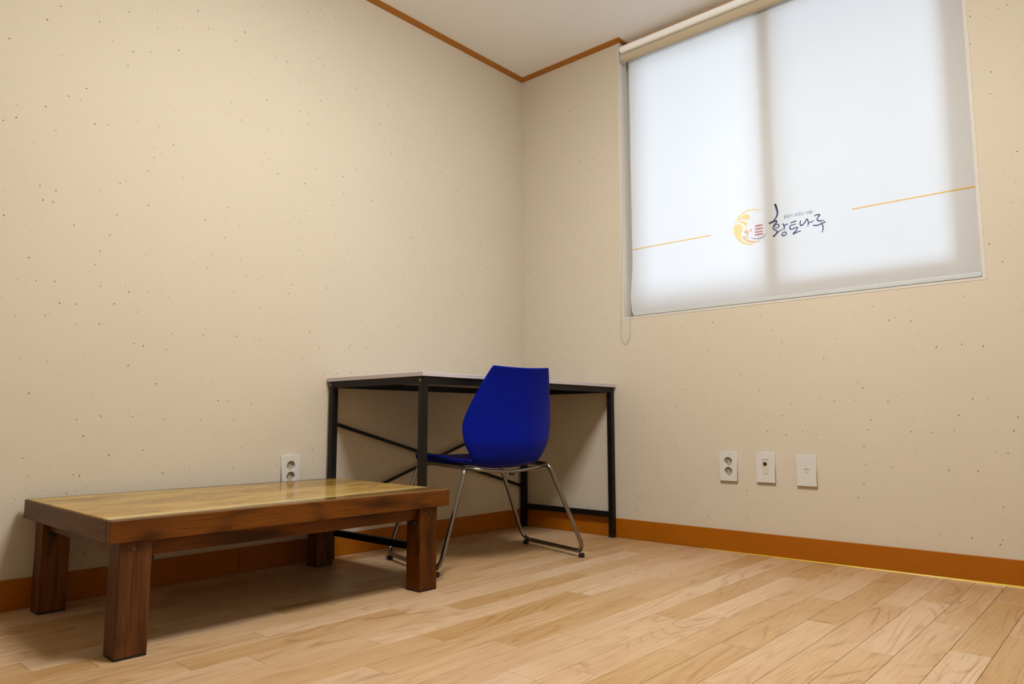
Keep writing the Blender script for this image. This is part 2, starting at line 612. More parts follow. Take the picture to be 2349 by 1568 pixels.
SJ = 0.0006
skirting('baseboard_left', [(0, BT, -1.555 + SJ, -BT), (0, BT, RY, -1.555 - SJ)], 'orange brown baseboard along the wall behind the low table')
skirting('baseboard_back', [(0, 0.775 - SJ, -BT, 0), (0.775 + SJ, RX, -BT, 0)], 'orange brown baseboard along the window wall')
skirting('baseboard_right', [(RX - BT, RX, RY, -BT)], 'orange brown baseboard along the wall facing the low table')
skirting('baseboard_front', [(BT, RX - BT, RY, RY + BT)], 'orange brown baseboard along the wall facing the window')

# yellow edge strip lifting from the floor at the window wall skirting
bm = bmesh.new()
prev = None
for i in range(25):
    f = i / 24
    x = 1.02 + (RX - BT - 1.02) * f
    h = 0.0012 + 0.0050 * min(1, f * 1.7)
    ring = [bm.verts.new((x, -BT - 0.0001, 0.0002)), bm.verts.new((x, -BT - 0.0001, h)), bm.verts.new((x, -BT - 0.003, h * 0.8)), bm.verts.new((x, -BT - 0.005, 0.0002))]
    if prev:
        for q in range(4):
            bm.faces.new((prev[q], prev[(q + 1) % 4], ring[(q + 1) % 4], ring[q]))
    else: bm.faces.new(ring)
    prev = ring
bm.faces.new(prev[::-1])
o = finish(bm, 'trim_1', M['yellow'])
structure(o, 'thin yellow sealing strip along the foot of the baseboard', 'trim')

# cornice: a sloping moulding round the room, returning into the window reveal
CP = 0.030
REV = 0.058
path = [((RX, RY), (-1, 1)), ((0, RY), (1, 1)), ((0, 0), (1, -1)), ((WX0, 0), (1, -1)), ((WX0, REV), (1, 0))]


def cornice(name, path, label):
    bm = bmesh.new()
    prof = [(0.0, CEIL - 0.0125), (0.004, CEIL - 0.0125), (CP - 0.003, CEIL - 0.004), (CP, CEIL - 0.003), (CP, CEIL), (0.0, CEIL)]
    rings = []
    for (x, y), (dx, dy) in path:
        rings.append([bm.verts.new((x + dx * a, y + dy * a, z)) for a, z in prof])
    n = len(prof)
    for a, b in zip(rings, rings[1:]):
        for q in range(n):
            bm.faces.new((a[q], a[(q + 1) % n], b[(q + 1) % n], b[q]))
    bm.faces.new(rings[0]); bm.faces.new(rings[-1][::-1])
    return structure(finish(bm, name, M['crown']), label, 'trim')


cornice('trim_2', path, 'brown cornice where the walls meet the ceiling')
cornice('trim_3', [((WX1, REV), (-1, 0)), ((WX1, 0), (-1, -1)), ((RX, 0), (-1, -1)), ((RX, RY), (-1, 1))],
        'brown cornice on the far side of the window')
# fixing batten across the head of the reveal, above the blind rail
bm = bmesh.new()
box(bm, WX0 + 0.043, WX1 - 0.043, 0.035, 0.060, CEIL - 0.0285, CEIL)
o = finish(bm, 'trim_4', plain('pale_brown_batten', srgb(206, 174, 138), 0.6))
structure(o, 'narrow pale brown batten above the blind rail', 'trim')

# ------------------------------------------------------------------ the window
win = structure(empty('window_1', ((WX0 + WX1) / 2, 0.1, WZ)), 'white sliding window behind the roller blind', 'window')


def wpart(name, mat, boxes, parent=win, bevel=0.002):
    b = bmesh.new()
    for bx in boxes: box(b, *bx, bevel)
    o = finish(b, name, mat)
    o.parent = parent
    base = Vector(win.location)
    o.matrix_parent_inverse = Matrix.Translation(-base)
    return o


LN = 0.012
wpart('reveal_lining', M['reveal'], [(WX0 - .001, WX0 + LN, -0.0012, 0.062, WZ, CEIL - .0005)], bevel=.001)
wpart('reveal_lining', M['reveal'], [(WX1 - LN, WX1 + .001, -0.0012, 0.062, WZ, CEIL - .0005)], bevel=.001)
wpart('window_sill', M['reveal'], [(WX0 - .001, WX1 + .001, -0.0012, 0.062, WZ - .008, WZ + .002)], bevel=.001)
FX0, FX1, FZ0, FZ1 = WX0, WX1, WZ + .002, CEIL - 0.0005
FY0, FY1 = 0.100, 0.190
wpart('window_frame', M['pvc'], [(FX0, FX0 + .030, FY0, FY1, FZ0, FZ1), (FX1 - .045, FX1, FY0, FY1, FZ0, FZ1),
                                 (FX0 + .030, FX1 - .045, FY0, FY1, FZ0, FZ0 + .035), (FX0 + .030, FX1 - .045, FY0, FY1, FZ1 - .06, FZ1)])


def sash(x0, x1, y0, y1, st_l, st_r, gm):
    z0, z1 = FZ0 + .0352, FZ1 - .0602
    s = wpart('sash', M['pvc'], [(x0, x0 + st_l, y0, y1, z0, z1), (x1 - st_r, x1, y0, y1, z0, z1),
                                 (x0 + st_l, x1 - st_r, y0, y1, z0, z0 + .05), (x0 + st_l, x1 - st_r, y0, y1, z1 - .05, z1)])
    b = bmesh.new()
    ym = (y0 + y1) / 2
    box(b, x0 + st_l - .004, x1 - st_r + .004, ym - .0025, ym + .0025, z0 + .046, z1 - .046)
    g = finish(b, 'pane', gm)
    g.parent = s


sash(1.300, FX1 - .0452, 0.080, 0.112, .070, .055, M['glass2'])
sash(FX0 + .0302, 1.370, 0.146, 0.178, .036, .060, M['glass'])

# ------------------------------------------------------------------ roller blind with printed mark
BX0, BX1, YB = 0.660, 2.069, 0.045
blind = empty('roller_blind', (BX0, YB, 1.030))
tag(blind, 'white translucent roller blind with gold emblem and brush lettering over the window', 'blind')


def bpart(o, parent=blind):
    o.parent = parent
    o.matrix_parent_inverse = Matrix.Translation(-Vector(blind.location))
    return o


# headrail: extruded aluminium with a rounded front
b = bmesh.new()
prof = []
for i in range(9):
    a = math.radians(-90 + 180 * i / 8)
    prof.append((0.010 - 0.016 * math.cos(a), 2.3565 + 0.0185 * math.sin(a)))
prof += [(0.052, 2.375), (0.052, 2.338)]
ra = [b.verts.new((WX0 + LN + .006, y, z)) for y, z in prof]
rb = [b.verts.new((WX1 - LN - .004, y, z)) for y, z in prof]
for q in range(len(prof)):
    b.faces.new((ra[q], ra[(q + 1) % len(prof)], rb[(q + 1) % len(prof)], rb[q]))
b.faces.new(ra[::-1]); b.faces.new(rb)
hr = bpart(finish(b, 'headrail', plain('white_satin_aluminium', (0.92, 0.92, 0.92, 1), 0.16, 0.0, .6, .02), None, True, angle=40))
b = bmesh.new()
mx = Matrix.Translation((WX0 + LN + .012, 0.022, 2.3150)) @ Matrix.Rotation(math.radians(90), 4, 'Y')
lathe(b, [(0.0225, 0.0), (0.0225, BX1 - BX0 + .018)], mx, 28)
bpart(finish(b, 'cloth_roll', plain('rolled_cloth', srgb(222, 208, 178), 0.7, 0, .2, .03), None, True, angle=40))
for xx, wd in ((WX0 + LN + .006, .006), (WX1 - LN - .012, .006)):
    b = bmesh.new()
    mx = Matrix.Translation((xx, 0.022, 2.3150)) @ Matrix.Rotation(math.radians(90), 4, 'Y')
    lathe(b, [(0.019, 0.0), (0.0255, 0.001), (0.0255, wd - .001), (0.022, wd)], mx, 28)
    bpart(finish(b, 'end_cap', M['ivory'], None, True, angle=40))

# the cloth, one sheet hanging from the back of the roll, its free side edge curling a little
b = bmesh.new()
NX, NZ = 40, 44
ZT, ZB = 2.315, 1.046
grid = []
for i in range(NX + 1):
    colm = []
    for jz in range(NZ + 1):
        x = BX0 + (BX1 - BX0) * i / NX
        z = ZB + (ZT - ZB) * jz / NZ
        e = max(0.0, 1 - (x - BX0) / 0.05)
        low = max(0.0, 1 - abs(z - 1.12) / 0.16)
        y = YB - 0.004 * e * e * low
        xs = x - 0.012 * e * low
        colm.append(b.verts.new((xs, y, z)))
    grid.append(colm)
for i in range(NX):
    for jz in range(NZ):
        b.faces.new((grid[i][jz], grid[i + 1][jz], grid[i + 1][jz + 1], grid[i][jz + 1]))
cloth = bpart(finish(b, 'cloth', M['cloth'], None, True))
b = bmesh.new()
box(b, BX0, BX1, YB - .005, YB + .005, 1.030, 1.047, .003, 2)
bpart(finish(b, 'bottom_bar', plain('white_bar_plastic', srgb(222, 226, 224), 0.3), None))

# bead chain hanging in front of the wall at the side of the blind
bp = []
sx = [(0.6690, 2.300, -.004), (0.6690, 1.93, -.004), (0.6660, 1.50, -.005), (0.6640, 1.20, -.006), (0.6690, 1.075, -.007),
      (0.6720, 0.985, -.007), (0.6700, 0.935, -.007), (0.6590, 0.907, -.007), (0.6430, 0.899, -.007), (0.6290, 0.910, -.007),
      (0.6210, 0.940, -.007), (0.6216, 0.986, -.007), (0.6300, 1.2, -.006), (0.6420, 1.6, -.005), (0.6500, 2.0, -.004), (0.6520, 2.300, -.004)]


def catmull(P, step):
    out = []
    for i in range(len(P) - 1):
        p0, p1, p2, p3 = P[max(i - 1, 0)], P[i], P[i + 1], P[min(i + 2, len(P) - 1)]
        n = max(2, int((Vector(p2) - Vector(p1)).length / step))
        for q in range(n):
            f = q / n
            out.append(tuple(0.5 * ((2 * b1) + (c1 - a1) * f + (2 * a1 - 5 * b1 + 4 * c1 - d1) * f * f + (-a1 + 3 * b1 - 3 * c1 + d1) * f ** 3)
                             for a1, b1, c1, d1 in zip(p0, p1, p2, p3)))
    out.append(tuple(P[-1]))
    return out


b = bmesh.new()
for (x, z, y) in catmull(sx, 0.0062):
    bmesh.ops.create_icosphere(b, subdivisions=1, radius=0.0021, matrix=Matrix.Translation((x, y, z)))
ch = bpart(finish(b, 'bead_chain', M['bead'], None, True))
b = bmesh.new()
tube(b, [(x, y, z) for (x, z, y) in catmull(sx, 0.02)], 0.0006, 5)
finish(b, 'cord', M['bead'], ch).parent = ch

# --- flat print on the cloth
YP = YB - 0.0012


def flat_poly(name, pts, mat, parent, rounds=True, d=0.0):
    if rounds:
        n = len(pts)
        P = list(pts)
        out = []
        for i in range(n):
            p0, p1, p2, p3 = P[i - 1], P[i], P[(i + 1) % n], P[(i + 2) % n]
            for q in range(4):
                f = q / 4
                out.append(tuple(0.5 * ((2 * b1) + (c1 - a1) * f + (2 * a1 - 5 * b1 + 4 * c1 - d1) * f * f + (-a1 + 3 * b1 - 3 * c1 + d1) * f ** 3)
                                 for a1, b1, c1, d1 in zip(p0, p1, p2, p3)))
        pts = out
    b = bmesh.new()
    es = []
    vs = [b.verts.new((x, YP + d, z)) for x, z in pts]
    for i in range(len(vs)):
        es.append(b.edges.new((vs[i], vs[(i + 1) % len(vs)])))
    bmesh.ops.triangle_fill(b, use_beauty=True, edges=es)
    o = finish(b, name, mat, parent)
    return o


def stroke(b, pts, d=0.0):
    P = [(x, z, w * 0.86) for x, z, w in catmull(pts, 0.0012)]
    L, Rr = [], []
    for i, (x, z, w) in enumerate(P):
        q0, q1 = P[max(i - 1, 0)], P[min(i + 1, len(P) - 1)]
        tx, tz = q1[0] - q0[0], q1[1] - q0[1]
        l = math.hypot(tx, tz) or 1
        nx, nz = -tz / l, tx / l
        L.append(b.verts.new((x + nx * w / 2, YP + d, z + nz * w / 2)))
        Rr.append(b.verts.new((x - nx * w / 2, YP + d, z - nz * w / 2)))
    for i in range(len(P) - 1):
        b.faces.new((L[i], Rr[i], Rr[i + 1], L[i + 1]))
    for i in (0, len(P) - 1):
        x, z, w = P[i]
        c = [b.verts.new((x + w / 2 * math.cos(a * math.pi / 5), YP + d, z + w / 2 * math.sin(a * math.pi / 5))) for a in range(10)]
        b.faces.new(c)


def bound(o):
    o.parent = cloth
    o.matrix_parent_inverse = Matrix()
    return o


STROKES = {
    'hwang': [
        [(1.3603, 1.4323, 0.0101), (1.3643, 1.4166, 0.0106), (1.3678, 1.3992, 0.0087), (1.3648, 1.3831, 0.0074), (1.3558, 1.3706, 0.0055), (1.3490, 1.3652, 0.0032)],
        [(1.3324, 1.3578, 0.0078), (1.3460, 1.3610, 0.0092), (1.3602, 1.3626, 0.0083), (1.3627, 1.3562, 0.0064), (1.3555, 1.3504, 0.0051), (1.3487, 1.3421, 0.0051), (1.3468, 1.3341, 0.0055), (1.3562, 1.3229, 0.0055), (1.3642, 1.3186, 0.0051), (1.3603, 1.3098, 0.0064), (1.3477, 1.2990, 0.0078)],
        [(1.3510, 1.3393, 0.0037), (1.3584, 1.3468, 0.0046), (1.3684, 1.3463, 0.0051), (1.3723, 1.3385, 0.0055), (1.3659, 1.3325, 0.0046), (1.3547, 1.3327, 0.0037)],
        [(1.3603, 1.3091, 0.0046), (1.3735, 1.3169, 0.0041), (1.3877, 1.3247, 0.0028)],
        [(1.3892, 1.3441, 0.0060), (1.3938, 1.3314, 0.0055), (1.3918, 1.3176, 0.0032)],
        [(1.3936, 1.3369, 0.0041), (1.4010, 1.3388, 0.0055), (1.4085, 1.3407, 0.0037)],
        [(1.4008, 1.3066, 0.0041), (1.3917, 1.3089, 0.0046), (1.3828, 1.3027, 0.0051), (1.3853, 1.2952, 0.0055), (1.3945, 1.2948, 0.0051), (1.4010, 1.3019, 0.0046), (1.4008, 1.3066, 0.0041)]],
    'to': [
        [(1.4202, 1.3427, 0.0041), (1.4310, 1.3444, 0.0055), (1.4410, 1.3463, 0.0060)],
        [(1.4414, 1.3343, 0.0037), (1.4305, 1.3328, 0.0046), (1.4202, 1.3319, 0.0051), (1.4163, 1.3214, 0.0060), (1.4233, 1.3150, 0.0055), (1.4367, 1.3188, 0.0051), (1.4468, 1.3191, 0.0055), (1.4426, 1.3091, 0.0051), (1.4288, 1.2953, 0.0060), (1.4449, 1.2999, 0.0051), (1.4589, 1.3020, 0.0037)]],
    'na': [
        [(1.4608, 1.3439, 0.0041), (1.4582, 1.3323, 0.0055), (1.4621, 1.3242, 0.0064), (1.4735, 1.3295, 0.0055), (1.4863, 1.3460, 0.0055), (1.4909, 1.3313, 0.0051), (1.4880, 1.3157, 0.0028)],
        [(1.4912, 1.3289, 0.0032), (1.5019, 1.3310, 0.0046), (1.5142, 1.3349, 0.0028)]],
    'ru': [
        [(1.5161, 1.3536, 0.0037), (1.5272, 1.3565, 0.0055), (1.5368, 1.3528, 0.0064), (1.5292, 1.3447, 0.0051), (1.5263, 1.3374, 0.0055), (1.5335, 1.3292, 0.0064), (1.5501, 1.3288, 0.0041)],
        [(1.5111, 1.3155, 0.0051), (1.5256, 1.3128, 0.0055), (1.5409, 1.3168, 0.0055), (1.5562, 1.3219, 0.0055)],
        [(1.5443, 1.3151, 0.0046), (1.5475, 1.3019, 0.0051), (1.5456, 1.2886, 0.0041), (1.5420, 1.2811, 0.0028)]],
}
for key, ss in STROKES.items():
    b = bmesh.new()
    for i, s_ in enumerate(ss): stroke(b, s_, -0.00004 * i)
    bound(finish(b, 'brush_letter', M['ink_blue']))
POLY = {
    'gold_comma': [(1.1954, 1.3791), (1.2066, 1.3760), (1.2150, 1.3668), (1.2166, 1.3555), (1.2121, 1.3428), (1.2072, 1.3314), (1.2085, 1.3140), (1.2187, 1.2988), (1.2368, 1.2880), (1.2660, 1.2811), (1.2463, 1.2789), (1.2219, 1.2849), (1.2000, 1.3003), (1.1832, 1.3221), (1.1738, 1.3435), (1.1730, 1.3622), (1.1801, 1.3758)],
    'gold_arc': [(1.1777, 1.3799), (1.1886, 1.4002), (1.2071, 1.4208), (1.2325, 1.4330), (1.2623, 1.4341), (1.2864, 1.4263), (1.3033, 1.4140), (1.2838, 1.4230), (1.2620, 1.4285), (1.2373, 1.4271), (1.2144, 1.4169), (1.1962, 1.4007)],
    'gold_leaf': [(1.1875, 1.3850), (1.2039, 1.4046), (1.2219, 1.4147), (1.2398, 1.4153), (1.2488, 1.4057), (1.2471, 1.3939), (1.2371, 1.3909), (1.2187, 1.3969), (1.2036, 1.3953)],
    'gold_petal': [(1.1957, 1.3860), (1.2109, 1.3897), (1.2283, 1.3864), (1.2378, 1.3761), (1.2354, 1.3662), (1.2262, 1.3650), (1.2203, 1.3732), (1.2093, 1.3814)],
    'orange_drop': [(1.2216, 1.3436), (1.2268, 1.3483), (1.2354, 1.3467), (1.2408, 1.3384), (1.2398, 1.3269), (1.2360, 1.3178), (1.2388, 1.3064), (1.2326, 1.3062), (1.2300, 1.3152), (1.2326, 1.3257), (1.2261, 1.3313), (1.2218, 1.3362)],
    'orange_wave': [(1.2158, 1.3226), (1.2221, 1.3232), (1.2281, 1.3172), (1.2272, 1.3084), (1.2374, 1.3034), (1.2520, 1.2975), (1.2737, 1.2914), (1.2956, 1.2954), (1.2759, 1.2862), (1.2540, 1.2870), (1.2322, 1.2953), (1.2177, 1.3068), (1.2136, 1.3156)],
    'boat_hull': [(1.2476, 1.3121), (1.2669, 1.3047), (1.2863, 1.3032), (1.3033, 1.3072), (1.3172, 1.3185), (1.3068, 1.3042), (1.2897, 1.2983), (1.2692, 1.2999), (1.2560, 1.3056)],
}
for key, pts in POLY.items():
    mat = M['ink_gold'] if 'gold' in key else M['ink_hull'] if 'hull' in key else M['ink_orange']
    bound(flat_poly(key, pts, mat, None))
for (cx_, cz_, r_) in ((1.2297, 1.3580, .0029), (1.2515, 1.3431, .0066)):
    bound(flat_poly('orange_dot', [(cx_ + r_ * math.cos(a * math.pi / 6), cz_ + r_ * math.sin(a * math.pi / 6)) for a in range(12)],
                    M['ink_orange'], None, False))
for q in ([(1.2704, 1.3602), (1.3031, 1.3609), (1.3028, 1.3530), (1.2700, 1.3518)], [(1.2693, 1.3471), (1.3030, 1.3465), (1.3027, 1.3393), (1.2683, 1.3393)],
          [(1.2681, 1.3335), (1.3024, 1.3331), (1.3022, 1.3267), (1.2678, 1.3268)], [(1.2671, 1.3220), (1.3025, 1.3225), (1.3022, 1.3146), (1.2668, 1.3148)]):
    bound(flat_poly('boat_sail', q, M['ink_red'], None, False))
b = bmesh.new()
stroke(b, [(1.2866, 1.3645, .0018), (1.2850, 1.335, .0020), (1.2828, 1.3060, .0023)], -0.0002)
bound(finish(b, 'boat_mast', M['ink_hull']))
for xa, xb in ((BX0 + .0005, 1.0700), (1.6597, BX1 - .0005)):
    bound(flat_poly('printed_line', [(xa, 1.3500), (xb, 1.3500), (xb, 1.3553), (xa, 1.3553)], M['ink_line'], None, False))
# the small line of type over the brush letters
cu = bpy.data.curves.new('small_lettering', 'FONT')
cu.body = '황금이 흐르는 마을 !'
cu.size = 0.0165
cu.fill_mode = 'FRONT'
tmp = bpy.data.objects.new('tmp_text', cu)
COL.objects.link(tmp)
dg = bpy.context.evaluated_depsgraph_get()
me = bpy.data.meshes.new_from_object(tmp.evaluated_get(dg))
bpy.data.objects.remove(tmp)
if len(me.vertices):
    xs_ = [v.co.x for v in me.vertices]
    kx = 0.122 / (max(xs_) - min(xs_))
    for v in me.vertices:
        v.co = Vector((1.3935 + (v.co.x - min(xs_)) * kx, YP, 1.3665 + v.co.y * 0.98))
    me.materials.clear()
    bound(link('small_lettering', me, M['ink_small']))

# ------------------------------------------------------------------ wall plates
def holed_plate(w, h, holes, depth, name):
    """a bevelled plate lying in XZ, holes given as (x, z, r) or (x, z, w, h)"""
    cu = bpy.data.curves.new(name, 'CURVE')
    cu.dimensions = '2D'
    cu.fill_mode = 'BOTH'
    cu.extrude = depth / 2 - .0012
    cu.bevel_depth = .0012
    cu.bevel_resolution = 1

    def loop(pts):
        s = cu.splines.new('POLY')
        s.points.add(len(pts) - 1)
        for p, q in zip(s.points, pts): p.co = (q[0], q[1], 0, 1)
        s.use_cyclic_u = True
    loop([(-w / 2, -h / 2), (w / 2, -h / 2), (w / 2, h / 2), (-w / 2, h / 2)])
    for H in holes:
        if len(H) == 3:
            loop([(H[0] + H[2] * math.cos(-a * math.pi / 14), H[1] + H[2] * math.sin(-a * math.pi / 14)) for a in range(28)])
        else:
            x, z, a, c = H
            loop([(x - a / 2, z - c / 2), (x - a / 2, z + c / 2), (x + a / 2, z + c / 2), (x + a / 2, z - c / 2)])
    t_ = bpy.data.objects.new('tmp_curve', cu)
    COL.objects.link(t_)
    dg_ = bpy.context.evaluated_depsgraph_get()
    me_ = bpy.data.meshes.new_from_object(t_.evaluated_get(dg_))
    bpy.data.objects.remove(t_)
    # curve XY -> wall XZ, front face towards -Y
    me_.transform(Matrix.Rotation(math.radians(90), 4, 'X'))
    me_.materials.clear()
    return me_


def cyl(bm_, x, z, r, y0, y1, n=20):
    lathe(bm_, [(r, 0), (r, y1 - y0)], Matrix.Translation((x, y0, z)) @ Matrix.Rotation(math.radians(-90), 4, 'X'), n)


def socket(loc, rz, label):
    e = empty('power_outlet', loc, rz)
    tag(e, label, 'outlet', 'double power outlets')
    D = 0.011
    me_ = holed_plate(.0735, .1185, [(0, .0205, .0185), (0, -.0205, .0185)], D, 'cover_plate')
    o_ = link('cover_plate', me_, M['ply_w'], e, (0, -D / 2, 0))
    for s in (1, -1):
        z = .0205 * s
        b_ = bmesh.new()
        rings = [(.0192, -0.0092), (.0186, -0.0015), (.0170, -0.0012), (0.0, -0.0012)]
        prev_ = None
        for r_, y_ in rings:
            if r_ > 0: cur = [b_.verts.new((r_ * math.cos(a * math.pi / 14), y_, z + r_ * math.sin(a * math.pi / 14))) for a in range(28)]
            else: cur = [b_.verts.new((0, y_, z))]
            if prev_:
                for a in range(28):
                    if len(cur) > 1: b_.faces.new((prev_[a], prev_[(a + 1) % 28], cur[(a + 1) % 28], cur[a]))
                    else: b_.faces.new((prev_[a], prev_[(a + 1) % 28], cur[0]))
            prev_ = cur
        well = finish(b_, 'socket_well', M['ply_c'], e, True, angle=50)
        for a in (-1, 1):
            b_ = bmesh.new()
            cyl(b_, a * .0085, z + .0025 * a, .0024, -0.0022, -0.0013, 12)
            finish(b_, 'pin_hole', M['hole'], well)
            b_ = bmesh.new()
            box(b_, -.0025, .0025, -.0085, -.0014, z + a * .0180 - .0012, z + a * .0180 + .0012)
            finish(b_, 'earth_clip', M['hole'], well)
    return e


socket((1.1375, 0, .3465), 0, 'white double power outlet on the window wall beside the antenna socket')
socket((0, -1.3625, .3470), math.radians(90), 'white double power outlet just above the low table')

e = tag(empty('antenna_socket', (1.296, 0, .3485)), 'white wall plate with one round antenna socket', 'outlet')
D = .011
link('cover_plate', holed_plate(.0735, .1185, [(0, 0, .026, .0655)], D, 'cover_plate'), M['ply_w'], e, (0, -D / 2, 0))
b = bmesh.new()
box(b, -.0122, .0122, -.0092, -.001, -.0322, .0322, .0012)
mod = finish(b, 'module', M['ivory'], e)
b = bmesh.new()
cyl(b, -.0015, .0135, .0072, -.0112, -.0090)
sk = finish(b, 'antenna_jack', M['hole'], mod)
b = bmesh.new()
cyl(b, -.0015, .0135, .0036, -.0130, -.0112)
finish(b, 'jack_pin', M['screw'], mod)
b = bmesh.new()
box(b, -.011, .011, -.0098, -.0090, -.0255, -.0240)
finish(b, 'module_ridge', M['ply_c'], mod)

e = tag(empty('phone_socket', (1.457, 0, .3430)), 'white wall plate with a small shuttered telephone jack', 'outlet')
link('cover_plate', holed_plate(.0735, .1185, [(.001, -.004, .022, .021)], D, 'cover_plate'), M['ply_w'], e, (0, -D / 2, 0))
b = bmesh.new()
box(b, -.0098, .0118, -.0086, -.001, -.0143, .0063, .0006)
sh = finish(b, 'shutter', M['ply_w'], e)
b = bmesh.new()
box(b, -.005, .005, -.0094, -.0084, -.0100, .0000, .0004)
finish(b, 'shutter_tab', M['ivory'], sh)
b = bmesh.new()
box(b, -.0075, .0095, -.0090, -.0085, -.0138, -.0122)
finish(b, 'jack_slot', M['ply_c'], sh)

# ------------------------------------------------------------------ desk: black steel frame, pale top, in the corner
DX0, DX1, DY0, DY1, DH = 0.0095, 0.583, -1.2065, -0.0100, 0.707
desk = tag(empty('desk', (DX0, DY1, 0)), 'pale topped desk on a black square tube frame in the room corner', 'desk')


def dpart(name, boxes, mat, bevel=.0012, parent=desk):
    b_ = bmesh.new()
    for bx in boxes: box(b_, *bx, bevel)
    o_ = finish(b_, name, mat)
    o_.parent = parent
    o_.matrix_parent_inverse = Matrix.Translation(-Vector(desk.location))
    return o_


top = dpart('desktop', [(DX0 - .003, DX1 + .003, DY0 - .004, DY1 + .004, DH - .015, DH)], M['desk_top'], .001)
S = .025
LT = DH - .0155
legs = []
for lx, ly in ((DX0 + .006, DY0 + .003), (DX1 - S - .004, DY0 + .003), (DX0 + .006, DY1 - S - .002), (DX1 - S - .004, DY1 - S - .002)):
    lg = dpart('leg', [(lx, lx + S, ly, ly + S, 0.008, LT)], M['black'])
    ft = dpart('foot_cap', [(lx - .0008, lx + S + .0008, ly - .0008, ly + S + .0008, 0, 0.012)], M['rubber'], .001, lg)
    ft.matrix_parent_inverse = Matrix()
    legs.append((lx, ly, lg))
XA, XB = DX0 + .006, DX1 - S - .004
YA, YBk = DY0 + .003, DY1 - S - .002
RH = .024
dpart('end_rail', [(XA + S, XB, YA + .001, YA + S - .001, LT - RH, LT)], M['black'])
dpart('end_rail', [(XA + S, XB, YBk + .001, YBk + S - .001, LT - RH, LT)], M['black'])
dpart('long_rail', [(XB + .001, XB + S - .001, YA + S, YBk, LT - RH, LT)], M['black'])
dpart('long_rail', [(XA + .001, XA + S - .001, YA + S, YBk, LT - RH, LT)], M['black'])
for yy in (YA, YBk):
    dpart('stretcher', [(XA + S, XB, yy + .003, yy + S - .003, .092, .116)], M['black'])
# crossed flat bars at the back
for (ya, za, yb, zb, xo) in ((YA + S, .525, YBk, .205, 0.006), (YA + S, .197, YBk, .558, 0.011)):
    b = bmesh.new()
    L = math.hypot(yb - ya, zb - za)
    m = Matrix.Translation((XA + xo, (ya + yb) / 2, (za + zb) / 2)) @ Matrix.Rotation(math.atan2(zb - za, yb - ya), 4, 'X')
    vs = bmesh.ops.create_cube(b, size=1.0, matrix=m @ Matrix.Diagonal((.003, L, .0135, 1)))
    o = finish(b, 'cross_brace', M['black'])
    o.parent = desk
    o.matrix_parent_inverse = Matrix.Translation(-Vector(desk.location))
# screw heads on the ends of the frame
for lx, ly, lg in legs[:2]:
    b = bmesh.new()
    lathe(b, [(.0058, 0), (.0058, .0012), (.0035, .0026)], Matrix.Translation((lx + .010, ly + .0002, LT - .013)) @ Matrix.Rotation(math.radians(90), 4, 'X'), 14)
    o = finish(b, 'screw_head', M['brass'])
    o.parent = lg

# ------------------------------------------------------------------ low table with glossy golden top
tab = empty('low_table', (0.7150, -2.2423, 0), -0.0149)
tag(tab, 'low brown wooden floor table with a glossy golden top against the wall', 'table')
AP, EW = .0525, .022          # apron height and board thickness
# top panel lies inside the apron boards, a hair proud
box_obj('top_panel', -TD + .004, -.004, .004, TL - .004, TH - .022, TH, M['slab'], tab, .0015)
box_obj('front_apron', -EW, 0, 0.0006, TL - .0006, TH - AP - .0015, TH - .0022, M['tbl_y'], tab, .0015)
box_obj('back_apron', -TD, -TD + EW, 0.0006, TL - .0006, TH - AP - .0015, TH - .0022, M['tbl_y'], tab, .0015)
box_obj('end_apron', -TD + EW + .0003, -EW - .0003, 0, EW, TH - AP - .0015, TH - .0022, M['tbl_x'], tab, .0015)
box_obj('end_apron', -TD + EW + .0003, -EW - .0003, TL - EW, TL, TH - AP - .0015, TH - .0022, M['tbl_x'], tab, .0015)
ZU = TH - AP - .0015
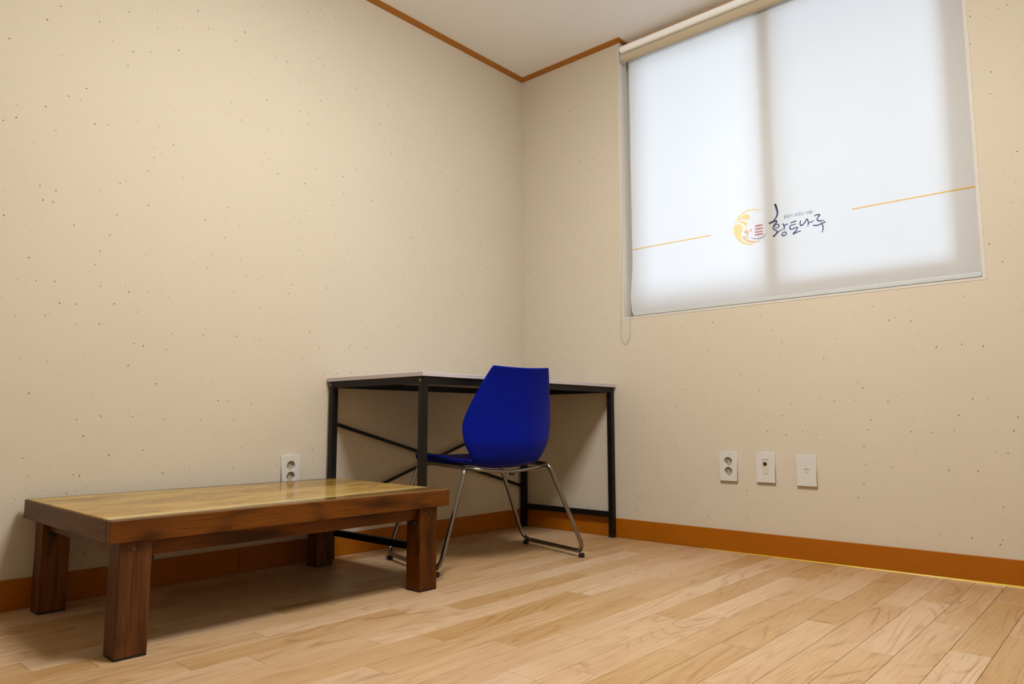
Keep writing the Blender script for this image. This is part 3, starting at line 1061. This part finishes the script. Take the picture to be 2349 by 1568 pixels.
# lower rails set back between the legs
LW, LX = .0716, .0671
EI, ER, FI, BI = .0265, .0440, .0105, .024
box_obj('long_rail', -FI - .045, -FI - .020, EI + LW, TL - ER - LW, ZU - .038, ZU, M['tbl_y'], tab, .001)
box_obj('long_rail', -TD + BI + .020, -TD + BI + .045, EI + LW, TL - ER - LW, ZU - .038, ZU, M['tbl_y'], tab, .001)
box_obj('short_rail', -TD + BI + LX, -FI - LX, EI + .02, EI + .045, ZU - .034, ZU, M['tbl_x'], tab, .001)
box_obj('short_rail', -TD + BI + LX, -FI - LX, TL - ER - .045, TL - ER - .02, ZU - .034, ZU, M['tbl_x'], tab, .001)
for (x0, y0, fr, lf) in ((-FI - LX, EI, 1, 1), (-FI - LX, TL - ER - LW, 1, 0), (-TD + BI, EI, 0, 1), (-TD + BI, TL - ER - LW, 0, 0)):
    b = bmesh.new()
    box(b, -LX / 2, LX / 2, -LW / 2, LW / 2, .004, ZU, .0025, 2)
    lg = finish(b, 'leg', M['tbl_z'], tab, loc=(x0 + LX / 2, y0 + LW / 2, 0))
    b = bmesh.new()
    box(b, -LX / 2 + .001, LX / 2 - .001, -LW / 2 + .001, LW / 2 - .001, 0, .0045)
    finish(b, 'foot_pad', M['rubber'], lg)
    # black bolt knobs on the inner faces
    sy = 1 if lf else -1
    b = bmesh.new()
    lathe(b, [(.008, 0), (.009, .004), (.007, .011), (.003, .013)],
          Matrix.Translation((.012 if fr else -.012, sy * (LW / 2), ZU - .046)) @ Matrix.Rotation(math.radians(-90 * sy), 4, 'X'), 14)
    finish(b, 'bolt_knob', M['rubber'], lg, True, angle=50)
    sxn = -1 if fr else 1
    b = bmesh.new()
    lathe(b, [(.008, 0), (.009, .004), (.007, .011), (.003, .013)],
          Matrix.Translation((sxn * LX / 2, -sy * .012, ZU - .042)) @ Matrix.Rotation(math.radians(90 * sxn), 4, 'Y'), 14)
    finish(b, 'bolt_knob', M['rubber'], lg, True, angle=50)
    if fr:
        for yy in ((-.004,) if lf else (-.012, .012)):
            b = bmesh.new()
            lathe(b, [(.0042, 0), (.0042, .0008), (.0024, .0012), (.0020, .0004)], Matrix.Translation((LX / 2 - .0002, yy, ZU - .016)) @ Matrix.Rotation(math.radians(90), 4, 'Y'), 14)
            finish(b, 'screw_head', M['screw'], lg)

# ------------------------------------------------------------------ chair: blue shell on a chrome sled frame
# local axes: +x to the sitter's right... v forward is +y
CA = math.radians(14.5)
fwd = Vector((-math.cos(CA), math.sin(CA), 0))
rgt = Vector((math.sin(CA), math.cos(CA), 0))
chair = empty('shell_chair', (0.482, -0.780, 0))
chair.rotation_euler = (0, 0, math.atan2(rgt.y, rgt.x))
tag(chair, 'blue plastic shell chair on a chrome sled frame drawn up to the desk', 'chair')
# profile rows: v, z, half width, side lift (up for the seat, forward for the back), 0 seat .. 1 back
ROWS = [
    (.272, .350, .140, .000, 0.0), (.275, .370, .168, .004, 0.0), (.256, .390, .186, .008, 0.0), (.18, .388, .199, .020, 0.0),
    (.09, .378, .204, .026, 0.0), (.00, .370, .201, .030, 0.0), (-.08, .360, .184, .032, 0.05), (-.130, .361, .160, .034, 0.3),
    (-.160, .371, .150, .034, 0.65), (-.181, .395, .158, .037, 0.9), (-.194, .426, .174, .043, 1.0), (-.202, .452, .188, .050, 1.0),
    (-.206, .490, .197, .055, 1.0), (-.209, .525, .199, .055, 1.0), (-.216, .565, .191, .050, 1.0), (-.225, .605, .178, .043, 1.0),
    (-.236, .650, .161, .034, 1.0), (-.249, .695, .144, .025, 1.0), (-.258, .725, .131, .018, 1.0), (-.2625, .7375, .124, .014, 1.0)]
b = bmesh.new()
NU = 18
RW = []
cr = catmull(ROWS, 0.016)
for (v, z, hw, lift, bk) in cr:
    row = []
    for i in range(NU + 1):
        s = -1 + 2 * i / NU
        a = abs(s) ** 2.2
        dv, dz = lift * a * bk, lift * a * (1 - bk)
        topd = -0.006 * (1 - s * s) * max(0.0, (z - .70) / .0375)
        row.append(b.verts.new((s * hw, v + dv, z + dz + topd)))
    RW.append(row)
for r0, r1 in zip(RW, RW[1:]):
    for i in range(NU):
        b.faces.new((r0[i], r0[i + 1], r1[i + 1], r1[i]))
shell = finish(b, 'seat_shell', M['blue'], chair, True)
so = shell.modifiers.new('thickness', 'SOLIDIFY'); so.thickness = .008; so.offset = 0
bv = shell.modifiers.new('round', 'BEVEL'); bv.width = .003; bv.segments = 2; bv.limit_method = 'ANGLE'; bv.angle_limit = math.radians(50)
TR = .0085
for s in (-1, 1):
    pts = [(s * .189, -.160, .366), (s * .323, -.215, .0225), (s * .323, .212, .0225), (s * .189, .205, .372)]
    b = bmesh.new()
    tube(b, fillet(pts, [.035, .045, .045, .035], True, 8), TR, 14, True)
    fr_ = finish(b, 'side_frame', M['chrome'], chair, True)
    for vv in (-.193, .190):
        b = bmesh.new()
        m = Matrix.Translation((s * .323, vv, 0))
        lathe(b, [(.0105, 0), (.0120, .004), (.0120, .016)], m, 14)
        finish(b, 'rubber_foot', M['rubber'], fr_, True, angle=50)
b = bmesh.new()
tube(b, fillet([(-.184, -.152, .364), (-.10, -.168, .352), (0.0, -.184, .346), (.10, -.168, .352), (.184, -.152, .364)], [0, .2, .06, .2, 0]), .0065, 12)
finish(b, 'rear_crossbar', M['chrome'], chair, True)
b = bmesh.new()
tube(b, [(-.184, .13, .369), (0, .13, .352), (.184, .13, .369)], .0065, 12)
finish(b, 'front_crossbar', M['chrome'], chair, True)
b = bmesh.new()
box(b, -.009, .009, -.190, -.175, .332, .343, .002)
finish(b, 'stop_block', M['rubber'], chair)

# ------------------------------------------------------------------ ceiling lamp (out of the picture, lights the room)
lamp = tag(empty('ceiling_light', (1.60, -1.62, CEIL)), 'square white ceiling lamp lit over the middle of the room', 'lamp')
b = bmesh.new()
box(b, -.24, .24, -.24, .24, -.022, 0, .004)
finish(b, 'housing', M['ply_w'], lamp)
b = bmesh.new()
box(b, -.25, .25, -.25, .25, -.092, -.0225, .012, 2)
finish(b, 'diffuser', M['lamp'], lamp)
